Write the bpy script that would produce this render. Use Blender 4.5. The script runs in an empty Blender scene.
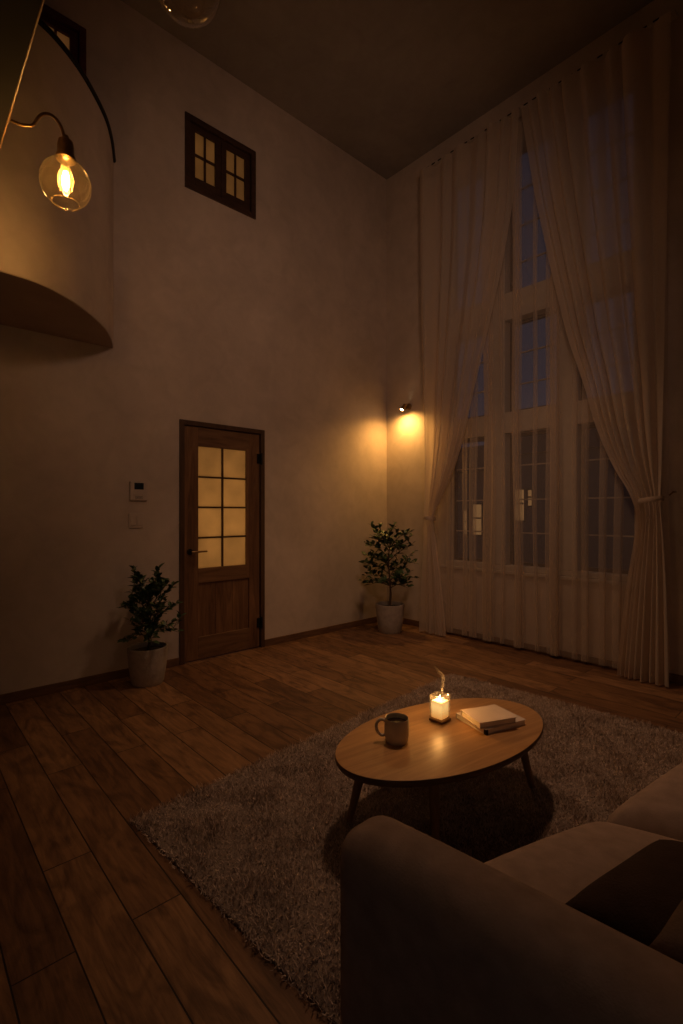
import bpy, bmesh, math, random
import numpy as np
from mathutils import Vector, Matrix
random.seed(7); rng = np.random.default_rng(7)
PI = math.pi
SC = bpy.context.scene
COL = SC.collection

# ------------------------------------------------------------------ materials
def new_mat(name):
    m = bpy.data.materials.new(name); m.use_nodes = True
    nt = m.node_tree; nt.nodes.clear()
    out = nt.nodes.new('ShaderNodeOutputMaterial')
    return m, nt, out
def N(nt, typ, **kw):
    n = nt.nodes.new(typ)
    for k, v in kw.items():
        if k in n.inputs: n.inputs[k].default_value = v
        else: setattr(n, k, v)
    return n
def LK(nt, a, b): nt.links.new(a, b)
def rgba(c): return (c[0], c[1], c[2], 1)

def simple(name, col, rough=.6, metal=0, var=.12, scale=12, bump=0, bscale=80, spec=.5, stretch=(1, 1, 1), coat=0):
    """principled with noise-varied colour and optional bump"""
    m, nt, out = new_mat(name)
    p = N(nt, 'ShaderNodeBsdfPrincipled'); p.inputs['Roughness'].default_value = rough
    p.inputs['Metallic'].default_value = metal; p.inputs['Specular IOR Level'].default_value = spec
    p.inputs['Coat Weight'].default_value = coat
    tc = N(nt, 'ShaderNodeTexCoord'); mp = N(nt, 'ShaderNodeMapping'); mp.inputs['Scale'].default_value = stretch
    LK(nt, tc.outputs['Object'], mp.inputs['Vector'])
    nz = N(nt, 'ShaderNodeTexNoise'); nz.inputs['Scale'].default_value = scale; nz.inputs['Detail'].default_value = 5
    LK(nt, mp.outputs['Vector'], nz.inputs['Vector'])
    r = N(nt, 'ShaderNodeValToRGB')
    r.color_ramp.elements[0].position = .3; r.color_ramp.elements[1].position = .7
    r.color_ramp.elements[0].color = rgba([c * (1 - var) for c in col]); r.color_ramp.elements[1].color = rgba([min(1, c * (1 + var)) for c in col])
    LK(nt, nz.outputs['Fac'], r.inputs['Fac']); LK(nt, r.outputs['Color'], p.inputs['Base Color'])
    if bump:
        n2 = N(nt, 'ShaderNodeTexNoise'); n2.inputs['Scale'].default_value = bscale; n2.inputs['Detail'].default_value = 4
        LK(nt, mp.outputs['Vector'], n2.inputs['Vector'])
        b = N(nt, 'ShaderNodeBump'); b.inputs['Strength'].default_value = bump; b.inputs['Distance'].default_value = .01
        LK(nt, n2.outputs['Fac'], b.inputs['Height']); LK(nt, b.outputs['Normal'], p.inputs['Normal'])
    LK(nt, p.outputs['BSDF'], out.inputs['Surface'])
    return m

def plaster(name, col):
    m, nt, out = new_mat(name)
    p = N(nt, 'ShaderNodeBsdfPrincipled', Roughness=.92); p.inputs['Specular IOR Level'].default_value = .15
    tc = N(nt, 'ShaderNodeTexCoord')
    n1 = N(nt, 'ShaderNodeTexNoise', Scale=1.6, Detail=7, Roughness=.62); n2 = N(nt, 'ShaderNodeTexNoise', Scale=26, Detail=6)
    n3 = N(nt, 'ShaderNodeTexNoise', Scale=5, Detail=6, Distortion=1.2)
    for n in (n1, n2, n3): LK(nt, tc.outputs['Object'], n.inputs['Vector'])
    r = N(nt, 'ShaderNodeValToRGB'); e = r.color_ramp.elements
    e[0].position = .32; e[1].position = .68
    e[0].color = rgba([c * .86 for c in col]); e[1].color = rgba([c * 1.08 for c in col])
    LK(nt, n1.outputs['Fac'], r.inputs['Fac'])
    mx = N(nt, 'ShaderNodeMix', data_type='RGBA', blend_type='MULTIPLY'); mx.inputs[0].default_value = .35
    r2 = N(nt, 'ShaderNodeValToRGB'); r2.color_ramp.elements[0].position = .3; r2.color_ramp.elements[0].color = (.72, .72, .72, 1); r2.color_ramp.elements[1].position = .62
    LK(nt, n3.outputs['Fac'], r2.inputs['Fac'])
    LK(nt, r.outputs['Color'], mx.inputs[6]); LK(nt, r2.outputs['Color'], mx.inputs[7]); LK(nt, mx.outputs[2], p.inputs['Base Color'])
    b = N(nt, 'ShaderNodeBump', Strength=.10, Distance=.006); LK(nt, n2.outputs['Fac'], b.inputs['Height'])
    b2 = N(nt, 'ShaderNodeBump', Strength=.05, Distance=.02); LK(nt, n3.outputs['Fac'], b2.inputs['Height'])
    LK(nt, b.outputs['Normal'], b2.inputs['Normal']); LK(nt, b2.outputs['Normal'], p.inputs['Normal'])
    LK(nt, p.outputs['BSDF'], out.inputs['Surface'])
    return m

def plank_floor(name):
    m, nt, out = new_mat(name)
    p = N(nt, 'ShaderNodeBsdfPrincipled', Roughness=.5)
    p.inputs['Specular IOR Level'].default_value = .35
    tc = N(nt, 'ShaderNodeTexCoord'); mp = N(nt, 'ShaderNodeMapping')
    mp.inputs['Location'].default_value = (.43, .245, 0)
    LK(nt, tc.outputs['Object'], mp.inputs['Vector'])
    br = N(nt, 'ShaderNodeTexBrick'); br.offset = .37; br.offset_frequency = 2; br.squash = 1.0
    br.inputs['Scale'].default_value = 1; br.inputs['Brick Width'].default_value = 1.15; br.inputs['Row Height'].default_value = .16
    br.inputs['Mortar Size'].default_value = .0026; br.inputs['Mortar Smooth'].default_value = .3; br.inputs['Bias'].default_value = 0
    br.inputs['Color1'].default_value = (0, 0, 0, 1); br.inputs['Color2'].default_value = (1, 1, 1, 1); br.inputs['Mortar'].default_value = (.5, .5, .5, 1)
    LK(nt, mp.outputs['Vector'], br.inputs['Vector'])
    # per-plank shade
    ramp = N(nt, 'ShaderNodeValToRGB'); e = ramp.color_ramp.elements
    e[0].color = (.15, .074, .034, 1); e[1].color = (.31, .17, .08, 1)
    mid = ramp.color_ramp.elements.new(.5); mid.color = (.225, .116, .053, 1)
    LK(nt, br.outputs['Color'], ramp.inputs['Fac'])
    # grain offset per plank
    add = N(nt, 'ShaderNodeVectorMath', operation='MULTIPLY_ADD'); add.inputs[1].default_value = (9, 7, 5)
    LK(nt, br.outputs['Color'], add.inputs[0]); LK(nt, mp.outputs['Vector'], add.inputs[2])
    g = N(nt, 'ShaderNodeMapping'); g.inputs['Scale'].default_value = (2.2, 26, 1); LK(nt, add.outputs[0], g.inputs['Vector'])
    gn = N(nt, 'ShaderNodeTexNoise', Scale=2.0, Detail=8, Roughness=.65, Distortion=.8); LK(nt, g.outputs['Vector'], gn.inputs['Vector'])
    g2 = N(nt, 'ShaderNodeMapping'); g2.inputs['Scale'].default_value = (1.6, 5, 1); LK(nt, add.outputs[0], g2.inputs['Vector'])
    kn = N(nt, 'ShaderNodeTexNoise', Scale=1.7, Detail=4, Distortion=2.2); LK(nt, g2.outputs['Vector'], kn.inputs['Vector'])
    gr = N(nt, 'ShaderNodeValToRGB'); gr.color_ramp.elements[0].position = .3; gr.color_ramp.elements[0].color = (.36, .31, .29, 1); gr.color_ramp.elements[1].position = .62
    LK(nt, gn.outputs['Fac'], gr.inputs['Fac'])
    kr = N(nt, 'ShaderNodeValToRGB'); kr.color_ramp.elements[0].position = .3; kr.color_ramp.elements[0].color = (.25, .2, .18, 1); kr.color_ramp.elements[1].position = .56
    LK(nt, kn.outputs['Fac'], kr.inputs['Fac'])
    m1 = N(nt, 'ShaderNodeMix', data_type='RGBA', blend_type='MULTIPLY'); m1.inputs[0].default_value = .8
    m2 = N(nt, 'ShaderNodeMix', data_type='RGBA', blend_type='MULTIPLY'); m2.inputs[0].default_value = .75
    m3 = N(nt, 'ShaderNodeMix', data_type='RGBA'); m3.inputs[7].default_value = (.012, .006, .003, 1)
    LK(nt, ramp.outputs['Color'], m1.inputs[6]); LK(nt, gr.outputs['Color'], m1.inputs[7])
    LK(nt, m1.outputs[2], m2.inputs[6]); LK(nt, kr.outputs['Color'], m2.inputs[7])
    LK(nt, m2.outputs[2], m3.inputs[6]); LK(nt, br.outputs['Fac'], m3.inputs[0])
    LK(nt, m3.outputs[2], p.inputs['Base Color'])
    rr = N(nt, 'ShaderNodeMapRange'); rr.inputs[3].default_value = .38; rr.inputs[4].default_value = .62
    LK(nt, gn.outputs['Fac'], rr.inputs[0]); LK(nt, rr.outputs[0], p.inputs['Roughness'])
    inv = N(nt, 'ShaderNodeMath', operation='SUBTRACT'); inv.inputs[0].default_value = 1; LK(nt, br.outputs['Fac'], inv.inputs[1])
    b1 = N(nt, 'ShaderNodeBump', Strength=.6, Distance=.006); LK(nt, inv.outputs[0], b1.inputs['Height'])
    b2 = N(nt, 'ShaderNodeBump', Strength=.25, Distance=.004); LK(nt, gn.outputs['Fac'], b2.inputs['Height']); LK(nt, b1.outputs['Normal'], b2.inputs['Normal'])
    LK(nt, b2.outputs['Normal'], p.inputs['Normal'])
    LK(nt, p.outputs['BSDF'], out.inputs['Surface'])
    return m

def wood(name, c0, c1, stretch=(20, 20, 1.6), rough=.5, scale=1.6, bump=.15):
    m, nt, out = new_mat(name)
    p = N(nt, 'ShaderNodeBsdfPrincipled', Roughness=rough); p.inputs['Specular IOR Level'].default_value = .4
    tc = N(nt, 'ShaderNodeTexCoord'); mp = N(nt, 'ShaderNodeMapping'); mp.inputs['Scale'].default_value = stretch
    LK(nt, tc.outputs['Object'], mp.inputs['Vector'])
    n1 = N(nt, 'ShaderNodeTexNoise', Scale=scale, Detail=8, Roughness=.62, Distortion=1.0); LK(nt, mp.outputs['Vector'], n1.inputs['Vector'])
    r = N(nt, 'ShaderNodeValToRGB'); e = r.color_ramp.elements
    e[0].position = .3; e[0].color = rgba(c0); e[1].position = .7; e[1].color = rgba(c1)
    LK(nt, n1.outputs['Fac'], r.inputs['Fac']); LK(nt, r.outputs['Color'], p.inputs['Base Color'])
    b = N(nt, 'ShaderNodeBump', Strength=bump, Distance=.004); LK(nt, n1.outputs['Fac'], b.inputs['Height']); LK(nt, b.outputs['Normal'], p.inputs['Normal'])
    LK(nt, p.outputs['BSDF'], out.inputs['Surface'])
    return m

def sheer(name, col, lo, hi, weave=True):
    """thin voile: partly see-through, denser where the cloth turns edge-on"""
    m, nt, out = new_mat(name)
    tr = N(nt, 'ShaderNodeBsdfTransparent'); df = N(nt, 'ShaderNodeBsdfDiffuse', Color=rgba(col)); tl = N(nt, 'ShaderNodeBsdfTranslucent', Color=rgba(col))
    mx = N(nt, 'ShaderNodeMixShader'); mx.inputs[0].default_value = .35
    LK(nt, df.outputs[0], mx.inputs[1]); LK(nt, tl.outputs[0], mx.inputs[2])
    lw = N(nt, 'ShaderNodeLayerWeight', Blend=.5)
    mr = N(nt, 'ShaderNodeMapRange'); mr.inputs[1].default_value = 0.1; mr.inputs[2].default_value = .95; mr.inputs[3].default_value = lo; mr.inputs[4].default_value = hi
    LK(nt, lw.outputs['Facing'], mr.inputs[0])
    m2 = N(nt, 'ShaderNodeMixShader'); LK(nt, mr.outputs[0], m2.inputs[0])
    LK(nt, tr.outputs[0], m2.inputs[1]); LK(nt, mx.outputs[0], m2.inputs[2])
    LK(nt, m2.outputs[0], out.inputs['Surface'])
    return m

def thin_glass(name, tint=(1, 1, 1), base=.03, edge=.5, haze=0.0, hazecol=(1, 1, 1)):
    """thin-walled clear glass: lets light straight through, mirrors at glancing angles, a little haze"""
    m, nt, out = new_mat(name)
    tr = N(nt, 'ShaderNodeBsdfTransparent', Color=rgba(tint)); gl = N(nt, 'ShaderNodeBsdfGlossy', Roughness=.03)
    lw = N(nt, 'ShaderNodeLayerWeight', Blend=.25)
    mr = N(nt, 'ShaderNodeMapRange'); mr.inputs[3].default_value = base; mr.inputs[4].default_value = edge
    LK(nt, lw.outputs['Facing'], mr.inputs[0])
    m1 = N(nt, 'ShaderNodeMixShader'); LK(nt, mr.outputs[0], m1.inputs[0]); LK(nt, tr.outputs[0], m1.inputs[1]); LK(nt, gl.outputs[0], m1.inputs[2])
    last = m1
    if haze:
        tl = N(nt, 'ShaderNodeBsdfTranslucent', Color=rgba(hazecol)); d = N(nt, 'ShaderNodeBsdfDiffuse', Color=rgba(hazecol))
        mm = N(nt, 'ShaderNodeMixShader'); mm.inputs[0].default_value = .5; LK(nt, tl.outputs[0], mm.inputs[1]); LK(nt, d.outputs[0], mm.inputs[2])
        nz = N(nt, 'ShaderNodeTexNoise', Scale=22, Detail=5); tc = N(nt, 'ShaderNodeTexCoord'); LK(nt, tc.outputs['Object'], nz.inputs['Vector'])
        mul = N(nt, 'ShaderNodeMath', operation='MULTIPLY'); mul.inputs[1].default_value = haze * 2; LK(nt, nz.outputs['Fac'], mul.inputs[0])
        m2 = N(nt, 'ShaderNodeMixShader'); LK(nt, mul.outputs[0], m2.inputs[0]); LK(nt, m1.outputs[0], m2.inputs[1]); LK(nt, mm.outputs[0], m2.inputs[2]); last = m2
    LK(nt, last.outputs[0], out.inputs['Surface'])
    return m

def frosted(name, col):
    """sand-blasted pane: passes the light of the room behind it, spread out"""
    m, nt, out = new_mat(name)
    tl = N(nt, 'ShaderNodeBsdfTranslucent'); gl = N(nt, 'ShaderNodeBsdfGlossy', Roughness=.35)
    tc = N(nt, 'ShaderNodeTexCoord'); nz = N(nt, 'ShaderNodeTexNoise', Scale=5, Detail=4); LK(nt, tc.outputs['Object'], nz.inputs['Vector'])
    r = N(nt, 'ShaderNodeValToRGB'); r.color_ramp.elements[0].color = rgba([c * .8 for c in col]); r.color_ramp.elements[1].color = rgba(col)
    r.color_ramp.elements[0].position = .3; r.color_ramp.elements[1].position = .7
    LK(nt, nz.outputs['Fac'], r.inputs['Fac']); LK(nt, r.outputs['Color'], tl.inputs['Color'])
    mx = N(nt, 'ShaderNodeMixShader'); mx.inputs[0].default_value = .06; LK(nt, tl.outputs[0], mx.inputs[1]); LK(nt, gl.outputs[0], mx.inputs[2])
    LK(nt, mx.outputs[0], out.inputs['Surface'])
    return m

def emit(name, col, s):
    m, nt, out = new_mat(name)
    e = N(nt, 'ShaderNodeEmission', Color=rgba(col), Strength=s)
    tc = N(nt, 'ShaderNodeTexCoord'); nz = N(nt, 'ShaderNodeTexNoise', Scale=8); LK(nt, tc.outputs['Object'], nz.inputs['Vector'])
    mr = N(nt, 'ShaderNodeMapRange'); mr.inputs[3].default_value = s * .9; mr.inputs[4].default_value = s * 1.1
    LK(nt, nz.outputs['Fac'], mr.inputs[0]); LK(nt, mr.outputs[0], e.inputs['Strength'])
    LK(nt, e.outputs[0], out.inputs['Surface'])
    return m

def pile_mat(name):
    m, nt, out = new_mat(name)
    p = N(nt, 'ShaderNodeBsdfPrincipled', Roughness=.95); p.inputs['Specular IOR Level'].default_value = .1
    g = N(nt, 'ShaderNodeNewGeometry'); tc = N(nt, 'ShaderNodeTexCoord')
    nz = N(nt, 'ShaderNodeTexNoise', Scale=9, Detail=5, Distortion=1.2); LK(nt, tc.outputs['Object'], nz.inputs['Vector'])
    a = N(nt, 'ShaderNodeMath', operation='MULTIPLY'); a.inputs[1].default_value = .5; LK(nt, g.outputs['Random Per Island'], a.inputs[0])
    b = N(nt, 'ShaderNodeMath', operation='MULTIPLY_ADD'); b.inputs[1].default_value = .9; LK(nt, nz.outputs['Fac'], b.inputs[0]); LK(nt, a.outputs[0], b.inputs[2])
    r = N(nt, 'ShaderNodeValToRGB'); e = r.color_ramp.elements
    e[0].position = .3; e[0].color = (.26, .20, .165, 1); e[1].position = .95; e[1].color = (.70, .57, .48, 1)
    LK(nt, b.outputs[0], r.inputs['Fac']); LK(nt, r.outputs['Color'], p.inputs['Base Color'])
    LK(nt, p.outputs['BSDF'], out.inputs['Surface'])
    return m

M = {}
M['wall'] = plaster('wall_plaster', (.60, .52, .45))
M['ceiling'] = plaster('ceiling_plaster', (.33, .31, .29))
M['floor'] = plank_floor('oak_floor_planks')
M['base'] = wood('baseboard_wood', (.10, .055, .03), (.19, .105, .055), (3, 3, 20))
M['door'] = wood('aged_door_wood', (.085, .04, .019), (.27, .145, .07), (11, 11, 1.1))
M['door_h'] = wood('aged_door_rail_wood', (.10, .05, .024), (.24, .135, .068), (14, 1.4, 14))
M['door_dark'] = wood('dark_muntin_wood', (.05, .026, .013), (.10, .055, .028))
M['darkwood'] = wood('dark_window_wood', (.035, .018, .011), (.075, .04, .024), (3, 3, 12))
M['redwood'] = wood('reddish_window_wood', (.06, .014, .012), (.12, .03, .024), (3, 3, 12))
M['frost'] = frosted('frosted_glass', (.86, .75, .53))
M['black'] = simple('black_iron', (.02, .018, .016), .45, .8, .2, 30)
M['brass'] = simple('aged_brass', (.30, .19, .09), .35, .9, .25, 30)
M['white_frame'] = simple('painted_window_frame', (.50, .45, .39), .55, 0, .08, 10)
M['sheer'] = sheer('sheer_voile', (.80, .70, .60), .27, .80)
M['drape'] = sheer('drape_voile', (.80, .70, .60), .52, .95)
M['band'] = simple('tieback_cloth', (.44, .35, .28), .85, 0, .1, 40, .2, 200)
M['glass'] = thin_glass('window_glass', (.9, .93, .97), .025, .45)
M['globe'] = thin_glass('globe_glass', (.97, .93, .86), .035, .8, .011, (.95, .75, .45))
M['rim'] = thin_glass('thick_glass_rim', (.97, .9, .8), .25, .8, .12, (.95, .7, .4))
M['jar'] = thin_glass('candle_glass', (.98, .96, .92), .04, .6, .012, (1, .9, .75))
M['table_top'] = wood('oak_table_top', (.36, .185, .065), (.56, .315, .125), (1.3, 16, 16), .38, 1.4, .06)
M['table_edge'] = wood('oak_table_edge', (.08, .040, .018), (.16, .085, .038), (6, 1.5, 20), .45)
M['leg'] = wood('dark_table_leg', (.15, .082, .04), (.27, .15, .072), (16, 16, 2), .45)
M['pile'] = pile_mat('taupe_shag')
M['backing'] = simple('rug_backing', (.20, .155, .13), .95, 0, .2, 40)
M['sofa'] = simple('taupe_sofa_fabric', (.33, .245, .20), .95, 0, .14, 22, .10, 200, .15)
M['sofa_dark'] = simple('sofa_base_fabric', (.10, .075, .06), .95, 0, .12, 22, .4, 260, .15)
M['pillow'] = simple('dark_brown_pillow_cloth', (.05, .032, .024), .95, 0, .15, 22, .4, 220, .1)
M['pillow2'] = simple('brown_pillow_cloth', (.19, .135, .105), .95, 0, .15, 22, .4, 220, .1)
M['mug'] = simple('stoneware_glaze', (.56, .49, .37), .38, 0, .1, 26, .05, 60)
M['mug_in'] = simple('coffee', (.035, .02, .012), .15, 0, .1, 12)
M['cover'] = simple('pale_book_cover', (.74, .60, .48), .7, 0, .06, 14, .1, 120)
M['cover2'] = simple('cream_book_cover', (.70, .60, .50), .7, 0, .06, 14, .1, 120)
M['pages'] = simple('book_pages', (.88, .76, .60), .9, 0, .12, 3, .3, 3, .2, (1, 1, 260))
M['pot'] = simple('stone_grey_pot', (.42, .375, .335), .85, 0, .14, 18, .3, 60)
M['soil'] = simple('soil', (.035, .024, .017), 1, 0, .4, 40, 1, 90)
M['leaf'] = simple('leaf_green', (.045, .085, .032), .4, 0, .4, 9)
M['stem'] = simple('bark', (.10, .065, .04), .9, 0, .3, 30, .5, 60)
M['plastic'] = simple('white_plastic', (.54, .47, .41), .45, 0, .03, 5)
M['screen'] = simple('dark_lcd', (.02, .025, .035), .15, 0, .1, 5)
M['coaster'] = wood('walnut_coaster', (.16, .08, .035), (.28, .15, .07), (10, 10, 4))
M['soffit'] = simple('soffit_shade_tone', (.03, .028, .027), .9, 0, .1, 4)  # shade under the loft put into this near-black colour
M['balcony_tone'] = simple('balcony_underside_tone', (.42, .34, .28), .9, 0, .08, 4)  # curved underside made lighter than the soffit, brightness put into the colour
M['trim_light'] = wood('loft_edge_trim', (.30, .18, .09), (.42, .27, .15), (1.5, 12, 12))
M['filament'] = emit('glowing_bulb', (1, .54, .17), 250)
M['lens'] = emit('spot_lens', (1, .74, .40), 60)
M['flame'] = emit('candle_flame', (1, .68, .28), 40)
M['offbulb'] = thin_glass('unlit_bulb_glass', (.85, .75, .6), .05, .7, .03, (.9, .7, .4))
M['litbulb'] = thin_glass('lit_bulb_glass', (1, .9, .7), .05, .5, .09, (1, .72, .35))  # extra amber haze put in as a halo around the filament
M['house'] = simple('night_house_wall', (.16, .17, .20), .9, 0, .1, 2)
M['roof'] = simple('night_roof', (.06, .06, .08), .9, 0, .2, 3)
M['ground'] = simple('night_ground', (.06, .065, .07), 1, 0, .3, 1)
M['housewin'] = emit('glowing_house_pane', (1, .46, .15), .24)

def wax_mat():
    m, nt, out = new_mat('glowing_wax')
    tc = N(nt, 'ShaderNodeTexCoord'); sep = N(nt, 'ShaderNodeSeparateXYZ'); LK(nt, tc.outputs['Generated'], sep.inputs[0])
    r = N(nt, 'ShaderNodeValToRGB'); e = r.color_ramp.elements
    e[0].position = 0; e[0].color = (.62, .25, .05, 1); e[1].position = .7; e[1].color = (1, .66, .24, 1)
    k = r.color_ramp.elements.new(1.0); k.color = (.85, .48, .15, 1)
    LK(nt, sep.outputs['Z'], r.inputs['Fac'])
    em = N(nt, 'ShaderNodeEmission', Strength=1.15); LK(nt, r.outputs['Color'], em.inputs['Color'])  # emission gradient stands in for flame light shining through the wax
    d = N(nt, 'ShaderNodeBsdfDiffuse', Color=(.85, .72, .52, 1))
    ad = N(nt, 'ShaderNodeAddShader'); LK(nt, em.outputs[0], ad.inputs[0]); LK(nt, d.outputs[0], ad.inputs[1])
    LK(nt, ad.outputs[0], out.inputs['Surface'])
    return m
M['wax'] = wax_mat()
def smoke_mat():
    m, nt, out = new_mat('thin_smoke')
    tr = N(nt, 'ShaderNodeBsdfTransparent'); d = N(nt, 'ShaderNodeBsdfTranslucent', Color=(.9, .8, .7, 1)); d2 = N(nt, 'ShaderNodeBsdfDiffuse', Color=(.9, .8, .7, 1))
    ad = N(nt, 'ShaderNodeMixShader'); ad.inputs[0].default_value = .5; LK(nt, d.outputs[0], ad.inputs[1]); LK(nt, d2.outputs[0], ad.inputs[2])
    lw = N(nt, 'ShaderNodeLayerWeight', Blend=.5)
    tc = N(nt, 'ShaderNodeTexCoord'); sep = N(nt, 'ShaderNodeSeparateXYZ'); LK(nt, tc.outputs['Generated'], sep.inputs[0])
    mr = N(nt, 'ShaderNodeMapRange'); mr.inputs[3].default_value = .13; mr.inputs[4].default_value = 0.0; LK(nt, lw.outputs['Facing'], mr.inputs[0])
    mz = N(nt, 'ShaderNodeMapRange'); mz.inputs[1].default_value = .55; mz.inputs[2].default_value = 1; mz.inputs[3].default_value = 1; mz.inputs[4].default_value = .2; LK(nt, sep.outputs['Z'], mz.inputs[0])
    ml = N(nt, 'ShaderNodeMapRange'); ml.inputs[1].default_value = 0; ml.inputs[2].default_value = .45; ml.inputs[3].default_value = .25; LK(nt, sep.outputs['Z'], ml.inputs[0])
    m0 = N(nt, 'ShaderNodeMath', operation='MULTIPLY'); LK(nt, mz.outputs[0], m0.inputs[0]); LK(nt, ml.outputs[0], m0.inputs[1]); mz = m0
    mu = N(nt, 'ShaderNodeMath', operation='MULTIPLY'); LK(nt, mr.outputs[0], mu.inputs[0]); LK(nt, mz.outputs[0], mu.inputs[1])
    mx = N(nt, 'ShaderNodeMixShader'); LK(nt, mu.outputs[0], mx.inputs[0]); LK(nt, tr.outputs[0], mx.inputs[1]); LK(nt, ad.outputs[0], mx.inputs[2])
    LK(nt, mx.outputs[0], out.inputs['Surface'])
    return m
M['smoke'] = smoke_mat()

# ------------------------------------------------------------------ mesh helpers
class MB:
    def __init__(s): s.v = []; s.f = []
    def add(s, vs, fs):
        o = len(s.v); s.v += [tuple(v) for v in vs]; s.f += [tuple(i + o for i in f) for f in fs]; return s
    def box(s, x0, x1, y0, y1, z0, z1):
        return s.add([(x0, y0, z0), (x1, y0, z0), (x1, y1, z0), (x0, y1, z0), (x0, y0, z1), (x1, y0, z1), (x1, y1, z1), (x0, y1, z1)],
                     [(0, 3, 2, 1), (4, 5, 6, 7), (0, 1, 5, 4), (1, 2, 6, 5), (2, 3, 7, 6), (3, 0, 4, 7)])
    def tube(s, pts, rad, n=12, caps=True):
        pts = [Vector(p) for p in pts]
        if not hasattr(rad, '__len__'): rad = [rad] * len(pts)
        rings = []; up = None
        for i, p in enumerate(pts):
            t = (pts[min(i + 1, len(pts) - 1)] - pts[max(i - 1, 0)]).normalized()
            if up is None:
                up = Vector((0, 0, 1)) if abs(t.z) < .9 else Vector((1, 0, 0))
            a = t.cross(up).normalized(); b = a.cross(t).normalized(); up = b
            rings.append([p + a * math.cos(2 * PI * k / n) * rad[i] + b * math.sin(2 * PI * k / n) * rad[i] for k in range(n)])
        vs = [v for r in rings for v in r]; fs = []
        for i in range(len(pts) - 1):
            for k in range(n): fs.append((i * n + k, i * n + (k + 1) % n, (i + 1) * n + (k + 1) % n, (i + 1) * n + k))
        if caps: fs += [tuple(range(n - 1, -1, -1)), tuple((len(pts) - 1) * n + k for k in range(n))]
        return s.add(vs, fs)
    def lathe(s, prof, c=(0, 0, 0), n=40, closed=False):
        """prof: list of (r, z)"""
        vs = []; fs = []
        for r, z in prof:
            for k in range(n): vs.append((c[0] + r * math.cos(2 * PI * k / n), c[1] + r * math.sin(2 * PI * k / n), c[2] + z))
        m = len(prof)
        for i in range(m if closed else m - 1):
            j = (i + 1) % m
            for k in range(n): fs.append((i * n + k, i * n + (k + 1) % n, j * n + (k + 1) % n, j * n + k))
        return s.add(vs, fs)
    def build(s, name, mat, parent=None, bevel=0, seg=2, smooth=False, loc=None, rot=None, weld=False, autos=None):
        me = bpy.data.meshes.new(name); me.from_pydata(s.v, [], s.f); me.update()
        bm = bmesh.new(); bm.from_mesh(me)
        if weld: bmesh.ops.remove_doubles(bm, verts=bm.verts, dist=1e-5)
        # drop zero-area lathe poles
        bmesh.ops.dissolve_degenerate(bm, dist=1e-6, edges=bm.edges)
        bmesh.ops.recalc_face_normals(bm, faces=bm.faces)
        if bevel: 
            es = [e for e in bm.edges if len(e.link_faces) == 2 and e.calc_face_angle(0) > .5]
            bmesh.ops.bevel(bm, geom=es, offset=bevel, segments=seg, affect='EDGES', profile=.5, clamp_overlap=True)
        for f in bm.faces: f.smooth = smooth
        if smooth and autos:
            for e in bm.edges:
                if len(e.link_faces) == 2 and e.calc_face_angle(0) > autos: e.smooth = False
        bm.to_mesh(me); bm.free()
        return link(name, me, mat, parent, loc, rot)

def link(name, me, mat, parent=None, loc=None, rot=None):
    o = bpy.data.objects.new(name, me); COL.objects.link(o)
    if mat is not None: me.materials.append(mat)
    if parent is not None: o.parent = parent
    if loc is not None: o.location = loc
    if rot is not None: o.rotation_euler = rot
    return o
def box(x0, x1, y0, y1, z0, z1): return MB().box(x0, x1, y0, y1, z0, z1)
def thing(name, label, cat, loc=(0, 0, 0), rz=0, group=None):
    o = bpy.data.objects.new(name, None); COL.objects.link(o); o.location = loc; o.rotation_euler = (0, 0, rz); o.empty_display_size = .05
    return tag(o, label, cat, group)
def tag(o, label, cat, group=None, kind=None):
    o['label'] = label; o['category'] = cat
    if group: o['group'] = group
    if kind: o['kind'] = kind
    return o
def struct(o, label=None, cat=None):
    o['kind'] = 'structure'
    if label: o['label'] = label
    if cat: o['category'] = cat
    return o
def sempty(name, loc, label, cat):
    o = bpy.data.objects.new(name, None); COL.objects.link(o); o.location = loc; o.empty_display_size = .05
    return struct(o, label, cat)

def wall_mesh(axis, p0, p1, a0, a1, z0, z1, holes):
    """slab between planes p0 (room side) and p1, with rectangular holes (a0,a1,z0,z1)"""
    A = sorted({a0, a1, *[h[0] for h in holes], *[h[1] for h in holes]}); Zs = sorted({z0, z1, *[h[2] for h in holes], *[h[3] for h in holes]})
    mb = MB()
    def P(p, a, z): return (p, a, z) if axis == 'x' else (a, p, z)
    def inhole(a, z): return any(h[0] < a < h[1] and h[2] < z < h[3] for h in holes)
    def solid(i, j): return 0 <= i < len(A) - 1 and 0 <= j < len(Zs) - 1 and not inhole((A[i] + A[i + 1]) / 2, (Zs[j] + Zs[j + 1]) / 2)
    for i in range(len(A) - 1):
        for j in range(len(Zs) - 1):
            if not solid(i, j): continue
            u0, u1, w0, w1 = A[i], A[i + 1], Zs[j], Zs[j + 1]
            for p in (p0, p1): mb.add([P(p, u0, w0), P(p, u1, w0), P(p, u1, w1), P(p, u0, w1)], [(0, 1, 2, 3)])
            for (di, dj, e) in ((-1, 0, ((u0, w0), (u0, w1))), (1, 0, ((u1, w0), (u1, w1))), (0, -1, ((u0, w0), (u1, w0))), (0, 1, ((u0, w1), (u1, w1)))):
                if not solid(i + di, j + dj):
                    (q0, r0), (q1, r1) = e
                    mb.add([P(p0, q0, r0), P(p0, q1, r1), P(p1, q1, r1), P(p1, q0, r0)], [(0, 1, 2, 3)])
    return mb

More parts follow.
